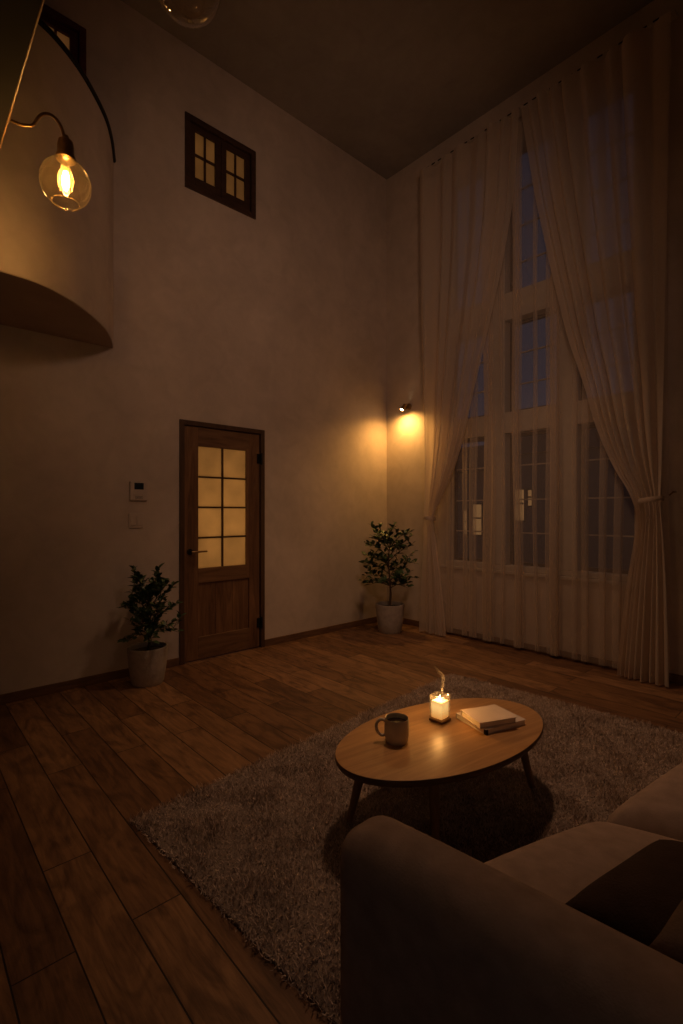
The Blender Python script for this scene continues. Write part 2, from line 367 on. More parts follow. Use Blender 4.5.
# ------------------------------------------------------------------ room shell
XL, YW, XR, YB, ZC = -3.95, 4.34, 1.9, -2.4, 5.23
struct(box(XL - .2, XR + .2, YB - .2, YW + .2, -.12, 0).build('floor', M['floor']), 'dark oak plank floor of the room', 'floor')
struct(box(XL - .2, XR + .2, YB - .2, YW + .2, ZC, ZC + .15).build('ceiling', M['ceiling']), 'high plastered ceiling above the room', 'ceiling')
DY0, DY1, DZ = 1.772, 2.612, 2.056
W2 = (1.82, 2.516, 4.022, 4.655); W3 = (.38, 1.056, 4.215, 4.835)
struct(wall_mesh('x', XL, XL - .18, YB - .2, YW + .2, 0, ZC, [(DY0, DY1, 0, DZ), W2, W3]).build('wall_left', M['wall'], weld=True), 'plastered wall with the door and small upper windows', 'wall')
WX0, WX1, WZ0, WZ1 = -3.12, -1.27, .72, 4.80
struct(wall_mesh('y', YW, YW + .2, XL - .18, XR + .2, 0, ZC, [(WX0, WX1, WZ0, WZ1)]).build('wall_far', M['wall'], weld=True), 'plastered wall holding the tall curtained window', 'wall')
struct(box(XR, XR + .18, YB - .2, YW + .2, 0, ZC).build('wall_right', M['wall']), 'plastered wall on the right side', 'wall')
struct(box(XL - .18, XR + .18, YB - .18, YB, 0, ZC).build('wall_back', M['wall']), 'plastered wall behind the sofa end', 'wall')
struct(MB().box(XL, XL + .014, YB, DY0 - .002, 0, .065).box(XL, XL + .014, DY1 + .002, YW, 0, .065).build('baseboard_left', M['base'], bevel=.003), 'low dark wooden baseboard along the door wall', 'baseboard')
struct(box(XL + .014, XR, YW - .014, YW, 0, .065).build('baseboard_far', M['base'], bevel=.003), 'low dark wooden baseboard under the tall window', 'baseboard')

# ---- door
d = sempty('door_1', (XL, (DY0 + DY1) / 2, 0), 'aged wooden door with a lit eight-pane frosted light', 'door')
dc = (DY0 + DY1) / 2
def dbox(x0, x1, y0, y1, z0, z1, mb=None): return (mb or MB()).box(x0, x1, y0 - dc, y1 - dc, z0, z1)
fr = MB(); dbox(-.16, .016, DY0, DY0 + .042, 0, DZ, fr); dbox(-.16, .016, DY1 - .042, DY1, 0, DZ, fr); dbox(-.16, .016, DY0 + .042, DY1 - .042, DZ - .04, DZ, fr)
fr.build('door_frame', M['door_dark'], d, bevel=.003)
ly0, ly1, lz0, lz1 = DY0 + .046, DY1 - .046, .008, DZ - .044
gy0, gy1, gz0, gz1 = 1.948, 2.425, .793, 1.848
leaf = bpy.data.objects.new('door_leaf', None); COL.objects.link(leaf); leaf.parent = d
st = MB(); dbox(-.05, -.008, ly0, gy0, lz0, lz1, st); dbox(-.05, -.008, gy1 + .03, ly1, lz0, lz1, st)
dbox(-.05, -.008, gy1, gy1 + .03, gz0 - .12, gz1 + .02, st)
st.build('stile', M['door'], leaf, bevel=.003)
ra = MB(); dbox(-.05, -.009, gy0, gy1 + .03, gz1, lz1, ra); dbox(-.05, -.009, gy0, gy1 + .03, .665, gz0, ra); dbox(-.05, -.009, gy0, gy1 + .03, lz0, .20, ra)
ra.build('rail', M['door_h'], leaf, bevel=.003)
pn = MB(); w = (gy1 + .03 - gy0) / 3
for k in range(3): dbox(-.045, -.022, gy0 + k * w + .001, gy0 + (k + 1) * w - .001, .20, .665, pn)
pn.build('lower_panel', M['door'], leaf, bevel=.002)
mu = MB(); ym = 2.184
dbox(-.042, -.012, ym - .008, ym + .008, gz0, gz1, mu)
zs = [gz0 + (gz1 - gz0) * k / 4 for k in range(5)]
for z in zs[1:4]: dbox(-.042, -.012, gy0, gy1, z - .007, z + .007, mu)
mu.build('muntin', M['door_dark'], leaf, bevel=.002)
for k in range(4):
    for (a, b) in ((gy0, ym - .008), (ym + .008, gy1)):
        dbox(-.032, -.026, a, b, zs[k] + (.007 if k else 0), zs[k + 1] - (.007 if k < 3 else 0)).build('pane', M['frost'], leaf)
h = MB(); hy = 1.868 - dc
h.lathe([(0, 0), (.026, 0), (.026, .008), (.011, .011), (.011, .04), (0, .04)], n=20)
hr = h.build('door_handle', M['black'], d, smooth=True, autos=.6, loc=(-.008, hy, .941), rot=(0, PI / 2, 0))
MB().tube([(.035, hy, .941), (.042, hy + .02, .941), (.045, hy + .06, .941), (.043, hy + .135, .942)], [.009, .009, .0085, .007], 10).build('lever', M['brass'], d, smooth=True, autos=.8)
for z in (1.782, .235):
    hg = MB().tube([(.012, DY1 - .034 - dc, z - .055), (.012, DY1 - .034 - dc, z + .055)], .011, 10)
    dbox(-.007, .004, DY1 - .075, DY1 - .03, z - .045, z + .045, hg)
    hg.build('hinge', M['black'], d)

# ---- interior windows high in the left wall
def interior_window(name, W, mat, label, sashes):
    y0, y1, z0, z1 = W; c = (y0 + y1) / 2
    w = sempty(name, (XL, c, z0), label, 'window')
    H = z1 - z0
    f = MB(); B = .048
    f.box(-.17, .014, y0 - c, y0 - c + B, 0, H).box(-.17, .014, y1 - c - B, y1 - c, 0, H).box(-.17, .014, y0 - c + B, y1 - c - B, H - B, H).box(-.17, .014, y0 - c + B, y1 - c - B, 0, B)
    f.build('window_frame', mat, w, bevel=.004)
    sw = (y1 - y0 - 2 * B) / sashes
    for k in range(sashes):
        a = y0 - c + B + k * sw + .002; b = a + sw - .004; s = MB(); S = .052
        x0, x1 = -.06, -.012
        s.box(x0, x1, a, a + S, B, H - B).box(x0, x1, b - S, b, B, H - B).box(x0, x1, a + S, b - S, B, B + S + .035).box(x0, x1, a + S, b - S, H - B - S, H - B)
        so = s.build('sash', mat, w, bevel=.004)
        pa, pb, q0, q1 = a + S, b - S, B + S + .035, H - B - S
        mb = MB().box(x0 + .008, x1 - .008, (pa + pb) / 2 - .008, (pa + pb) / 2 + .008, q0, q1).box(x0 + .008, x1 - .008, pa, pb, (q0 + q1) / 2 - .009, (q0 + q1) / 2 + .009)
        mb.build('muntin', mat, so)
        for i in range(2):
            for j in range(2):
                ya = pa if i == 0 else (pa + pb) / 2 + .008; yb = (pa + pb) / 2 - .008 if i == 0 else pb
                za = q0 if j == 0 else (q0 + q1) / 2 + .009; zb = (q0 + q1) / 2 - .009 if j == 0 else q1
                box(-.039, -.033, ya, yb, za, zb).build('pane', M['frost'], so)
    return w
interior_window('window_2', W2, M['darkwood'], 'small dark wooden two-sash interior window high above the door', 2)
interior_window('window_3', W3, M['redwood'], 'small reddish-framed interior window above the curved balcony', 2)

# ---- tall window
w = sempty('window_1', ((WX0 + WX1) / 2, YW, WZ0), 'tall pale-framed window behind the sheer curtains', 'window'); wc = (WX0 + WX1) / 2
xs = [WX0 + .04, -2.60, -2.425, -1.925, -1.755, WX1 - .04]; zz = [WZ0 + .05, 2.035, 2.235, 3.115, 3.375, WZ1 - .05]
f = MB(); y0, y1 = .0, .15
def fb(a, b, c_, d_, m_, ya=y0, yb=y1): m_.box(a - wc, b - wc, ya, yb, c_ - WZ0, d_ - WZ0)
fb(WX0, xs[0], WZ0, WZ1, f); fb(xs[5], WX1, WZ0, WZ1, f); fb(xs[0], xs[5], WZ0, zz[0], f); fb(xs[0], xs[5], zz[5], WZ1, f)
fb(xs[1], xs[2], zz[0], zz[5], f); fb(xs[3], xs[4], zz[0], zz[5], f)
for (a, b) in ((xs[0], xs[1]), (xs[2], xs[3]), (xs[4], xs[5])):
    fb(a, b, zz[1], zz[2], f); fb(a, b, zz[3], zz[4], f)
f.build('window_frame', M['white_frame'], w, bevel=.006)
bars = [(.76, [1.08, 1.40, 1.73]), (2.235, [2.51, 2.81]), (3.375, [3.68, 4.03, 4.38])]
for i in (0, 2, 4):
    for (j, bz) in ((0, bars[0][1]), (2, bars[1][1]), (4, bars[2][1])):
        a, b, c_, d_ = xs[i], xs[i + 1], zz[j], zz[j + 1]
        s = MB(); T = .03
        fb(a, a + T, c_, d_, s, .10, .145); fb(b - T, b, c_, d_, s, .10, .145); fb(a + T, b - T, c_, c_ + T, s, .10, .145); fb(a + T, b - T, d_ - T, d_, s, .10, .145)
        so = s.build('sash', M['darkwood'], w, bevel=.003)
        mb = MB()
        for z in bz: fb(a + T, b - T, z - .006, z + .006, mb, .115, .135)
        mb.build('glazing_bar', M['white_frame'], so)
        g = MB(); fb(a + T, b - T, c_ + T, d_ - T, g, .123, .127); g.build('pane', M['glass'], so)
box(WX0 - wc - .03, WX1 - wc + .03, -.022, .10, -.03, .0).build('window_sill', M['white_frame'], w, bevel=.005)

# ---- loft: slab, curved parapet, handrail
ZU, ZP = 2.53, 3.96
ctrl = [(-3.075, .30), (-3.085, .43), (-3.10, .56), (-3.165, .695), (-3.305, .86), (-3.53, 1.045), (-3.72, 1.15), (-3.95, 1.245)]
def catmull(P, n=8):
    out = []; Q = [tuple(2 * P[0][k] - P[1][k] for k in range(len(P[0])))] + list(P) + [tuple(2 * P[-1][k] - P[-2][k] for k in range(len(P[0])))]
    for i in range(1, len(Q) - 2):
        for s in range(n):
            t = s / n
            out.append(tuple(.5 * (2 * Q[i][k] + (Q[i + 1][k] - Q[i - 1][k]) * t + (2 * Q[i - 1][k] - 5 * Q[i][k] + 4 * Q[i + 1][k] - Q[i + 2][k]) * t * t + (3 * Q[i][k] - Q[i - 1][k] - 3 * Q[i + 1][k] + Q[i + 2][k]) * t ** 3) for k in range(len(P[0]))))
    out.append(tuple(P[-1])); return out
curve = catmull(ctrl)
curve = [(XR, .27), (-1.0, .27), (-2.0, .27), (-2.97, .27), (-3.05, .275)] + curve
lf = thing('loft_balcony', 'plastered loft with rounded balcony corner, in the upper left over the door wall', 'balcony', (XL, .27, ZU))
def rel(p, z): return (p[0] - XL, p[1] - .27, z - ZU)
def slab(name, outline, mat):
    n = len(outline)
    return MB().add([rel(p, ZU) for p in outline] + [rel(p, ZU + .22) for p in outline], [tuple(range(n)), tuple(range(2 * n - 1, n - 1, -1))] + [(i, (i + 1) % n, n + (i + 1) % n, n + i) for i in range(n)]).build(name, mat, lf)
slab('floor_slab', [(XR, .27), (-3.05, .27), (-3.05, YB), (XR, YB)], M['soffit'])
slab('balcony_slab', curve[4:] + [(XL, YB), (-3.05, YB)], M['balcony_tone'])
def offset(C, t):
    out = []
    for i, p in enumerate(C):
        a = Vector(C[max(i - 1, 0)]); b = Vector(C[min(i + 1, len(C) - 1)]); tg = (b - a).normalized(); out.append((p[0] + tg.y * -t * -1 * -1, p[1] + tg.x * t))
    return out
inner = offset(curve, .10)
pm = MB(); n = len(curve); vs = []
for C, z in ((offset(curve, -.004), ZU + .004), (offset(curve, -.004), ZP), (inner, ZP), (inner, ZU + .22)): vs += [rel(p, z) for p in C]
fs = []
for r in range(4):
    q = (r + 1) % 4
    for i in range(n - 1): fs.append((r * n + i, r * n + i + 1, q * n + i + 1, q * n + i))
pm.add(vs, fs); pm.build('parapet', M['wall'], lf, smooth=True, autos=.6)
rail_pts = [rel(a, ZP + .006) for a, b in zip(offset(curve, -.006), inner)]
MB().tube(rail_pts, .017, 10).build('handrail', M['black'], lf, smooth=True, autos=.8)
tr = MB(); tr.tube([rel((XR, .272), ZU + .006), rel((-1.0, .272), ZU + .006), rel((-2.97, .272), ZU + .006)], .005, 8); tr.build('edge_trim', M['trim_light'], lf)

# ------------------------------------------------------------------ lamps on the loft edge
def globe_profile(R, hole, n=22):
    """sphere-like globe, hole at the bottom (angle) and neck at top"""
    a0, a1 = math.asin(hole / R), PI - math.asin(.026 / R)
    return [(R * math.sin(a0 + (a1 - a0) * k / n), -R * 1.0 * math.cos(a0 + (a1 - a0) * k / n)) for k in range(n + 1)]
gx = -1.957
L = thing('wall_lamp', 'lit glass globe lamp on a curved brass arm at the loft edge', 'lamp', (gx, .27, 2.585))
def lr(y, z): return (0, y - .27, z - 2.585)
arm_p = [(.272, 2.588), (.302, 2.588), (.319, 2.588), (.339, 2.595), (.357, 2.607), (.371, 2.638), (.386, 2.660), (.408, 2.671), (.429, 2.663), (.444, 2.642), (.453, 2.611), (.457, 2.585)]
MB().tube([lr(*p) for p in catmull(arm_p, 4)], .0055, 10).build('arm', M['brass'], L, smooth=True, autos=.8)
MB().lathe([(0, 0), (.045, 0), (.045, .006), (.03, .014), (.012, .022), (0, .022)], n=28).build('wall_plate', M['brass'], L, smooth=True, autos=.6, loc=lr(.27, 2.60), rot=(-PI / 2, 0, 0))
MB().lathe([(0, .085), (.010, .085), (.012, .075), (.024, .066), (.027, .05), (.027, .018), (.032, .012), (.032, 0), (.022, -.006), (0, -.006)], (0, .187, 2.515 - 2.585 + .02), 28).build('socket', M['brass'], L, smooth=True, autos=.7)
gl = MB().lathe(globe_profile(.083, .044), (0, .187, 2.452 - 2.585), 48)
gl.build('globe_shade', M['globe'], L, smooth=True)
rim = MB().tube([(.044 * math.cos(t), .187 + .044 * math.sin(t), 2.452 - 2.585 - .0705) for t in [2 * PI * k / 40 for k in range(41)]], .0026, 6, False)
rim.build('rim', M['rim'], L, smooth=True)
bl = MB().lathe([(.012, .058), (.014, .045), (.024, .02), (.027, -.005), (.022, -.03), (.010, -.045), (0.0005, -.048)], (0, .187, 2.462 - 2.585), 28).build('bulb', M['litbulb'], L, smooth=True)
fil = MB().lathe([(0.0005, .034), (.007, .030), (.0115, .012), (.0115, -.014), (.007, -.030), (0.0005, -.034)], (0, .187, 2.462 - 2.585), 14).build('filament', M['filament'], bl, smooth=True)

P2 = thing('pendant_lamp', 'unlit clear glass globe pendant hanging at the top edge of the view', 'lamp', (-1.187, .554, 2.628))
MB().lathe([(.085 * math.sin(a), -.085 * math.cos(a)) for a in [.004 + (PI - .3) * k / 26 for k in range(27)]], (0, 0, 0), 48).build('globe_shade', M['globe'], P2, smooth=True)
MB().lathe([(0, .14), (.012, .14), (.026, .125), (.028, .085), (.032, .08), (0, .078)], n=28).build('socket', M['brass'], P2, smooth=True, autos=.7)
MB().tube([(0, 0, .14), (0, 0, ZC - 2.628 - .03)], .003, 8).build('cord', M['black'], P2)
MB().lathe([(0, 0), (.05, 0), (.05, -.02), (.02, -.03), (0, -.03)], (0, 0, ZC - 2.628), 28).build('ceiling_canopy', M['brass'], P2, smooth=True, autos=.6)
MB().lathe([(.012, .075), (.014, .05), (.024, .03), (.027, .005), (.022, -.02), (.010, -.035), (0.0005, -.038)], n=24).build('bulb', M['offbulb'], P2, smooth=True)

# ------------------------------------------------------------------ corner sconce
S = thing('wall_sconce', 'small metal spotlight sconce glowing on the narrow wall left of the curtains', 'lamp', (-3.605, YW, 2.475))
MB().lathe([(0, 0), (.035, 0), (.035, .010), (.03, .016), (0, .016)], n=28).build('wall_plate', M['brass'], S, smooth=True, autos=.6, rot=(PI / 2, 0, 0))
MB().tube([(0, -.012, .0), (0, -.045, .01), (-.012, -.065, .0)], .007, 10).build('arm', M['brass'], S, smooth=True, autos=.8)
hd = MB().lathe([(.012, .055), (.02, .05), (.022, .01), (.034, -.03), (.036, -.042), (.033, -.042), (.030, -.03), (.018, .005), (.012, .012)], n=28)
ho = hd.build('lamp_head', M['brass'], S, smooth=True, autos=.7, loc=(-.022, -.08, -.014), rot=(math.radians(-24), math.radians(16), 0))
ho.scale = (.8, .8, .8)
MB().lathe([(0.0005, -.045), (.014, -.042), (.022, -.034), (.024, -.026), (0.0005, -.022)], n=24).build('lens', M['lens'], ho, smooth=True)
br = MB().box(-.028, -.018, -.055, -.02, -.022, .03).box(.018, .028, -.055, -.02, -.022, .03); br.box(-.028, .028, -.022, -.012, -.012, .02); br.build('bracket', M['brass'], S, bevel=.002)

# ------------------------------------------------------------------ intercom and switch
I = thing('wall_intercom', 'white door intercom panel with small dark screen left of the door', 'intercom', (XL, 1.434, 1.445))
box(0, .022, -.068, .068, -.076, .076).build('case', M['plastic'], I, bevel=.006)
box(.021, .0235, -.036, .036, .012, .064).build('screen', M['screen'], I, bevel=.001)
for k in range(3): box(.021, .0245, -.045 + k * .034, -.023 + k * .034, -.035, -.022).build('button', M['plastic'], I, bevel=.001)
sw = MB()
for k in range(4): sw.box(.0215, .0225, -.03, .03, -.062 + k * .006, -.060 + k * .006)
sw.build('speaker_grille', M['screen'], I)
LS = thing('light_switch', 'pale double rocker light switch below the intercom', 'switch', (XL, 1.417, 1.212))
box(0, .008, -.056, .056, -.06, .06).build('switch_plate', M['plastic'], LS, bevel=.004)
for k in (-1, 1): box(.0075, .0125, k * .024 - .02, k * .024 + .02, -.04, .04).build('rocker', M['plastic'], LS, bevel=.003)

# ------------------------------------------------------------------ curtains
def interp(tab, z):
    tab = sorted(tab); 
    if z <= tab[0][0]: return tab[0][1]
    for (a, p), (b, q) in zip(tab, tab[1:]):
        if z <= b: t = (z - a) / (b - a); return p + (q - p) * t
    return tab[-1][1]
def smooth_tab(tab, z): return sum(interp(tab, z + dz) * w_ for dz, w_ in ((-.12, .2), (-.05, .25), (0, .1), (.05, .25), (.12, .2)))
def drape(name, xl, xr, zt, tie_z, nf, seed, mat, parent, inner, yc=4.165, amp=.042, smooth_=True):
    r = random.Random(seed)
    ph = [r.uniform(0, 2 * PI) for _ in range(5)]
    NZ, NS = 90, nf * 30
    vs = []
    for j in range(NZ + 1):
        z = .012 + (zt - .012) * j / NZ
        a, b = smooth_tab(xl, z), smooth_tab(xr, z)
        tight = math.exp(-((z - tie_z) / .16) ** 2) if tie_z else 0
        wfac = min(1, (b - a) / .45)
        for i in range(NS + 1):
            s = i / NS
            q = s + .018 * math.sin(2 * PI * 2.3 * s + ph[0]) + .012 * math.sin(2 * PI * 5.1 * s + ph[1])
            e_ = s if inner > 0 else 1 - s
            q += inner * .34 * e_ ** 4
            f1 = math.sin(2 * PI * nf * q + ph[2] + .35 * math.sin(z * .9 + ph[3]))
            f2 = math.sin(2 * PI * nf * .43 * q + ph[4] + .3 * z)
            A = amp * (.55 + .45 * wfac) * (1 - .35 * tight)
            y = yc + A * (.75 * f1 + .4 * f2)
            if tight > .02: y += .03 * tight * math.cos(2 * PI * (s - .5))
            x = a + (b - a) * s + .25 * A * math.cos(2 * PI * nf * q + ph[2]) * min(1, (b - a) / .6) * math.sin(PI * s)
            vs.append((x * .992, min(y, 4.222), 1.28 + (z - 1.28) * .992 if z > .3 else z))
    fs = [(j * (NS + 1) + i, j * (NS + 1) + i + 1, (j + 1) * (NS + 1) + i + 1, (j + 1) * (NS + 1) + i) for j in range(NZ) for i in range(NS)]
    o = parent.location
    return MB().add([(x - o.x, y - o.y, z - o.z) for x, y, z in vs], fs).build(name, mat, parent, smooth=True)
ZT = 4.94
LC = thing('tied_curtain', 'left sheer curtain drawn aside and tied back near the sconce', 'curtain', (-3.2, 4.2, 0), 0, 'tied-back drapes on the tall window')
Lx = [(0, -3.345), (.6, -3.31), (1.2, -3.262), (1.95, -3.275), (3.5, -3.315), (4.9, -3.33)]
Rx = [(0, -3.0), (.5, -3.06), (1.0, -3.145), (1.2, -3.165), (1.36, -3.09), (1.665, -2.92), (2.04, -2.775), (2.34, -2.70), (2.9, -2.545), (3.3, -2.44), (3.61, -2.36), (4.15, -2.255), (4.9, -2.20)]
drape('fabric', Lx, Rx, ZT, 1.22, 5, 3, M['drape'], LC, 1)
RC = thing('tied_curtain', 'right sheer curtain drawn aside and tied back at the right edge', 'curtain', (-1.15, 4.2, 0), 0, 'tied-back drapes on the tall window')
Lx2 = [(0, -1.385), (.7, -1.315), (1.15, -1.245), (1.36, -1.235), (1.47, -1.315), (1.65, -1.415), (2.03, -1.555), (2.25, -1.60), (2.74, -1.755), (3.33, -1.89), (4.0, -2.03), (4.42, -2.10), (4.9, -2.175)]
Rx2 = [(0, -1.03), (.7, -1.05), (1.36, -1.085), (2.1, -1.07), (3.57, -1.045), (4.9, -1.02)]
drape('fabric', Lx2, Rx2, ZT, 1.36, 6, 11, M['drape'], RC, -1)
def tieback(parent, x0, x1, z, hook):
    o = parent.location; cx, rx, ry = (x0 + x1) / 2, (x1 - x0) / 2 + .012, .062
    pts_ = 36; vs = []; fs = []
    for k in range(pts_):
        t = 2 * PI * k / pts_
        for dz, rr in ((-.02, 1), (-.008, 1.06), (.008, 1.06), (.02, 1)):
            vs.append((cx * .992 + rx * rr * math.cos(t) - o.x, 4.165 + ry * rr * math.sin(t) - o.y, z + dz + .012 * math.cos(t) * hook))
    for k in range(pts_):
        for q in range(3): fs.append((k * 4 + q, ((k + 1) % pts_) * 4 + q, ((k + 1) % pts_) * 4 + q + 1, k * 4 + q + 1))
    MB().add(vs, fs).build('tieback', M['band'], parent, smooth=True)
    hx = cx * .992 + hook * (rx + .035)
    MB().tube([(hx - o.x, YW - o.y, z + .06), (hx - o.x, 4.27 - o.y, z + .06), (hx - hook * .02 - o.x, 4.25 - o.y, z + .035)], .006, 8).build('tieback_hook', M['brass'], parent, smooth=True)
tieback(LC, -3.255, -3.165, 1.22, -1); tieback(RC, -1.225, -1.085, 1.37, 1)
SCu = thing('sheer_curtain', 'straight hanging inner voile panel across the whole window', 'curtain', (-2.18, 4.27, 0))
def sheer_panel():
    # plan of the cloth: flat runs with bunched Z-folds, followed from left to right
    folds = [(-3.19, .022, 1), (-3.00, .026, 1), (-2.83, .014, 1), (-2.735, .030, 1), (-2.565, .045, 2), (-2.42, .010, 1), (-2.262, .032, 2), (-2.09, .010, 1), (-1.955, .026, 1), (-1.905, .036, 2), (-1.74, .014, 1), (-1.655, .022, 1), (-1.52, .020, 1), (-1.41, .024, 1), (-1.26, .03, 1), (-1.14, .02, 1)]
    pts = [(-3.30, 4.285)]
    for c, wd, k in folds:
        y = 4.288
        for q in range(k):
            pts += [(c + wd, y), (c + wd * 1.06, y - .006), (c + wd * .9, y - .010), (c - wd * .9, y - .013), (c - wd * 1.06, y - .018), (c - wd * .9, y - .022)]
            y -= .022; wd *= .78
        pts += [(c + wd * 1.1, y), (c + wd * 1.1 + .02, 4.283)]
    pts.append((-1.06, 4.285)); plan = catmull(pts, 5); NS = len(plan) - 1; NZ = 44; vs = []
    for j in range(NZ + 1):
        z = .03 + (4.87 - .03) * j / NZ
        for i, (x, y) in enumerate(plan):
            sway = .010 * math.sin(z * 1.15 + x * 5) + .006 * math.sin(z * 2.3 + x * 11)
            vs.append((x + sway + 2.18, min(4.302, y + .003 * math.sin(z * 3 + x * 9)) - 4.27, z))
    fs = [(j * (NS + 1) + i, j * (NS + 1) + i + 1, (j + 1) * (NS + 1) + i + 1, (j + 1) * (NS + 1) + i) for j in range(NZ) for i in range(NS)]
    MB().add(vs, fs).build('fabric', M['sheer'], SCu, smooth=True)
sheer_panel()
RL = thing('curtain_rail', 'slim dark curtain rail with gliders along the top of the curtains', 'curtain rail', (-2.18, 4.22, 4.925))
box(-1.17, 1.18, -.03, .06, .0, .02).build('rail', M['white_frame'], RL, bevel=.003)
for x in (-1.1, 0, 1.1): box(x - .012, x + .012, .05, .119, .004, .024).build('bracket', M['black'], RL)
for k in range(30):
    x = -1.13 + 2.27 * k / 29
    box(x - .02, x + .02, -.036, -.0305, .002, .014).build('glider', M['black'], RL, bevel=.002)

# ------------------------------------------------------------------ plants
def plant(name, label, loc, rp, hp, H, spread, trunk_h, seed, nbr, lsize):
    r = random.Random(seed)
    t = thing(name, label, 'potted plant', loc, 0, 'two bushy potted trees along the door wall')
    MB().lathe([(0, .004), (rp * .70, .004), (rp * .74, 0), (rp * .80, .02), (rp * .9, hp * .4), (rp * .97, hp * .8), (rp, hp - .01), (rp, hp), (rp * .91, hp), (rp * .90, hp - .05), (0, hp - .05)], n=44).build('pot', M['pot'], t, smooth=True, autos=.7)
    so = MB(); vs = [(0, 0, hp - .028)]
    for k in range(24): vs.append((rp * .9 * math.cos(2 * PI * k / 24), rp * .9 * math.sin(2 * PI * k / 24), hp - .035 + r.uniform(-.006, .006)))
    so.add(vs, [(0, k + 1, (k + 1) % 24 + 1) for k in range(24)]); so.build('soil', M['soil'], t, smooth=True)
    st = MB(); lf_ = MB()
    def leaf(p, dirv, L):
        dirv = dirv.normalized(); side = dirv.cross(Vector((0, 0, 1)))
        if side.length < .1: side = Vector((1, 0, 0))
        side.normalize(); side = (side + Vector((r.uniform(-.5, .5), r.uniform(-.5, .5), r.uniform(-.5, .5)))).normalized(); side = (side - dirv * side.dot(dirv)).normalized()
        nrm = side.cross(dirv); Wd = L * .27
        mid = [p, p + dirv * L * .35 + nrm * L * .05, p + dirv * L * .7 + nrm * L * .03, p + dirv * L - nrm * L * .04]
        vs = [mid[0], mid[1] + side * Wd + nrm * L * .06, mid[2] + side * Wd * .8 + nrm * L * .05, mid[3], mid[2] - side * Wd * .8 + nrm * L * .05, mid[1] - side * Wd + nrm * L * .06, mid[1], mid[2]]
        lf_.add(vs, [(0, 1, 6), (1, 2, 7, 6), (2, 3, 7), (0, 6, 5), (6, 7, 4, 5), (7, 3, 4)])
    z0 = hp - .03; top = H
    # trunk
    tp = [(0, 0, z0), (r.uniform(-.01, .01), .01, z0 + trunk_h * .5), (r.uniform(-.015, .02), r.uniform(-.01, .01), z0 + trunk_h), (r.uniform(-.03, .03), r.uniform(-.02, .02), z0 + trunk_h + (top - z0 - trunk_h) * .5), (.02, 0, top - .05)]
    tc = catmull(tp, 6); st.tube(tc, [.014 - .011 * i / (len(tc) - 1) for i in range(len(tc))], 8)
    for b in range(nbr):
        f = (b + .3) / nbr; ang = b * 2.399 + r.uniform(-.3, .3)
        i = min(len(tc) - 2, int(len(tc) * (.36 + .56 * f))); base = Vector(tc[i])
        # rounded crown outline: wide low, narrow at the top
        reach = spread * (1.0 - .62 * f ** 2.2) * r.uniform(.75, 1.12) * (.75 if b < 2 else 1)
        rise = (.05 + .13 * f) * r.uniform(.7, 1.3) - (.04 if f < .25 else 0)
        e = base + Vector((math.cos(ang) * reach, math.sin(ang) * reach, rise))
        c1 = base.lerp(e, .5) + Vector((0, 0, .035))
        bc = catmull([tuple(base), tuple(c1), tuple(e)], 6)
        st.tube(bc, [.006 - .0045 * k / (len(bc) - 1) for k in range(len(bc))], 6)
        nl = 9 + int(reach * 34)
        for k in range(nl):
            q = .22 + .78 * k / (nl - 1); pt = Vector(bc[min(len(bc) - 1, int(q * (len(bc) - 1)))]) + Vector((r.uniform(-.012, .012), r.uniform(-.012, .012), r.uniform(-.012, .012)))
            out = (e - base).normalized(); a2 = r.uniform(0, 2 * PI)
            dv = out * .55 + Vector((math.cos(a2), math.sin(a2), r.uniform(-.35, .75))) * .8
            leaf(pt + dv.normalized() * .012, dv, lsize * r.uniform(.75, 1.2))
        for tw in range(3):
            o_ = Vector(bc[int((.35 + .25 * tw) * (len(bc) - 1))]); a3 = ang + (1 if (tw + b) % 2 else -1) * r.uniform(.6, 1.3)
            tl = reach * r.uniform(.35, .6); e2 = o_ + Vector((math.cos(a3) * tl, math.sin(a3) * tl, r.uniform(-.02, .12)))
            tb = catmull([tuple(o_), tuple(o_.lerp(e2, .5) + Vector((0, 0, .015))), tuple(e2)], 5)
            st.tube(tb, [.003 - .002 * k / (len(tb) - 1) for k in range(len(tb))], 5)
            for k in range(7):
                pt = o_.lerp(e2, .25 + .75 * k / 6); a2 = r.uniform(0, 2 * PI)
                leaf(pt, (e2 - o_).normalized() * .6 + Vector((math.cos(a2), math.sin(a2), r.uniform(-.3, .7))) * .75, lsize * r.uniform(.75, 1.15))
    for k in range(7):
        a2 = k * 2.2; leaf(Vector(tc[-1]) - Vector((0, 0, .012 * k)), Vector((math.cos(a2), math.sin(a2), .9)), lsize)
    # nothing grows through the walls
    mx = XL + .015 - loc[0]; my = 4.095 - loc[1]
    lf_.v = [(max(x, mx + .004 * (i % 5)), min(y, my - .004 * (i % 5)), z) for i, (x, y, z) in enumerate(lf_.v)]
    st.v = [(max(x, mx + .03), min(y, my - .03), z) for x, y, z in st.v]
    st.build('stem', M['stem'], t, smooth=True); lf_.build('foliage', M['leaf'], t)
    return t
plant('potted_tree', 'bushy green tree in a pale grey pot left of the door', (-3.70, 1.415, 0), .145, .275, .725, .20, .12, 4, 17, .062)
plant('potted_tree', 'bushy green tree in a grey pot in the corner by the curtain', (-3.53, 3.93, 0), .155, .30, 1.04, .33, .27, 21, 19, .07)

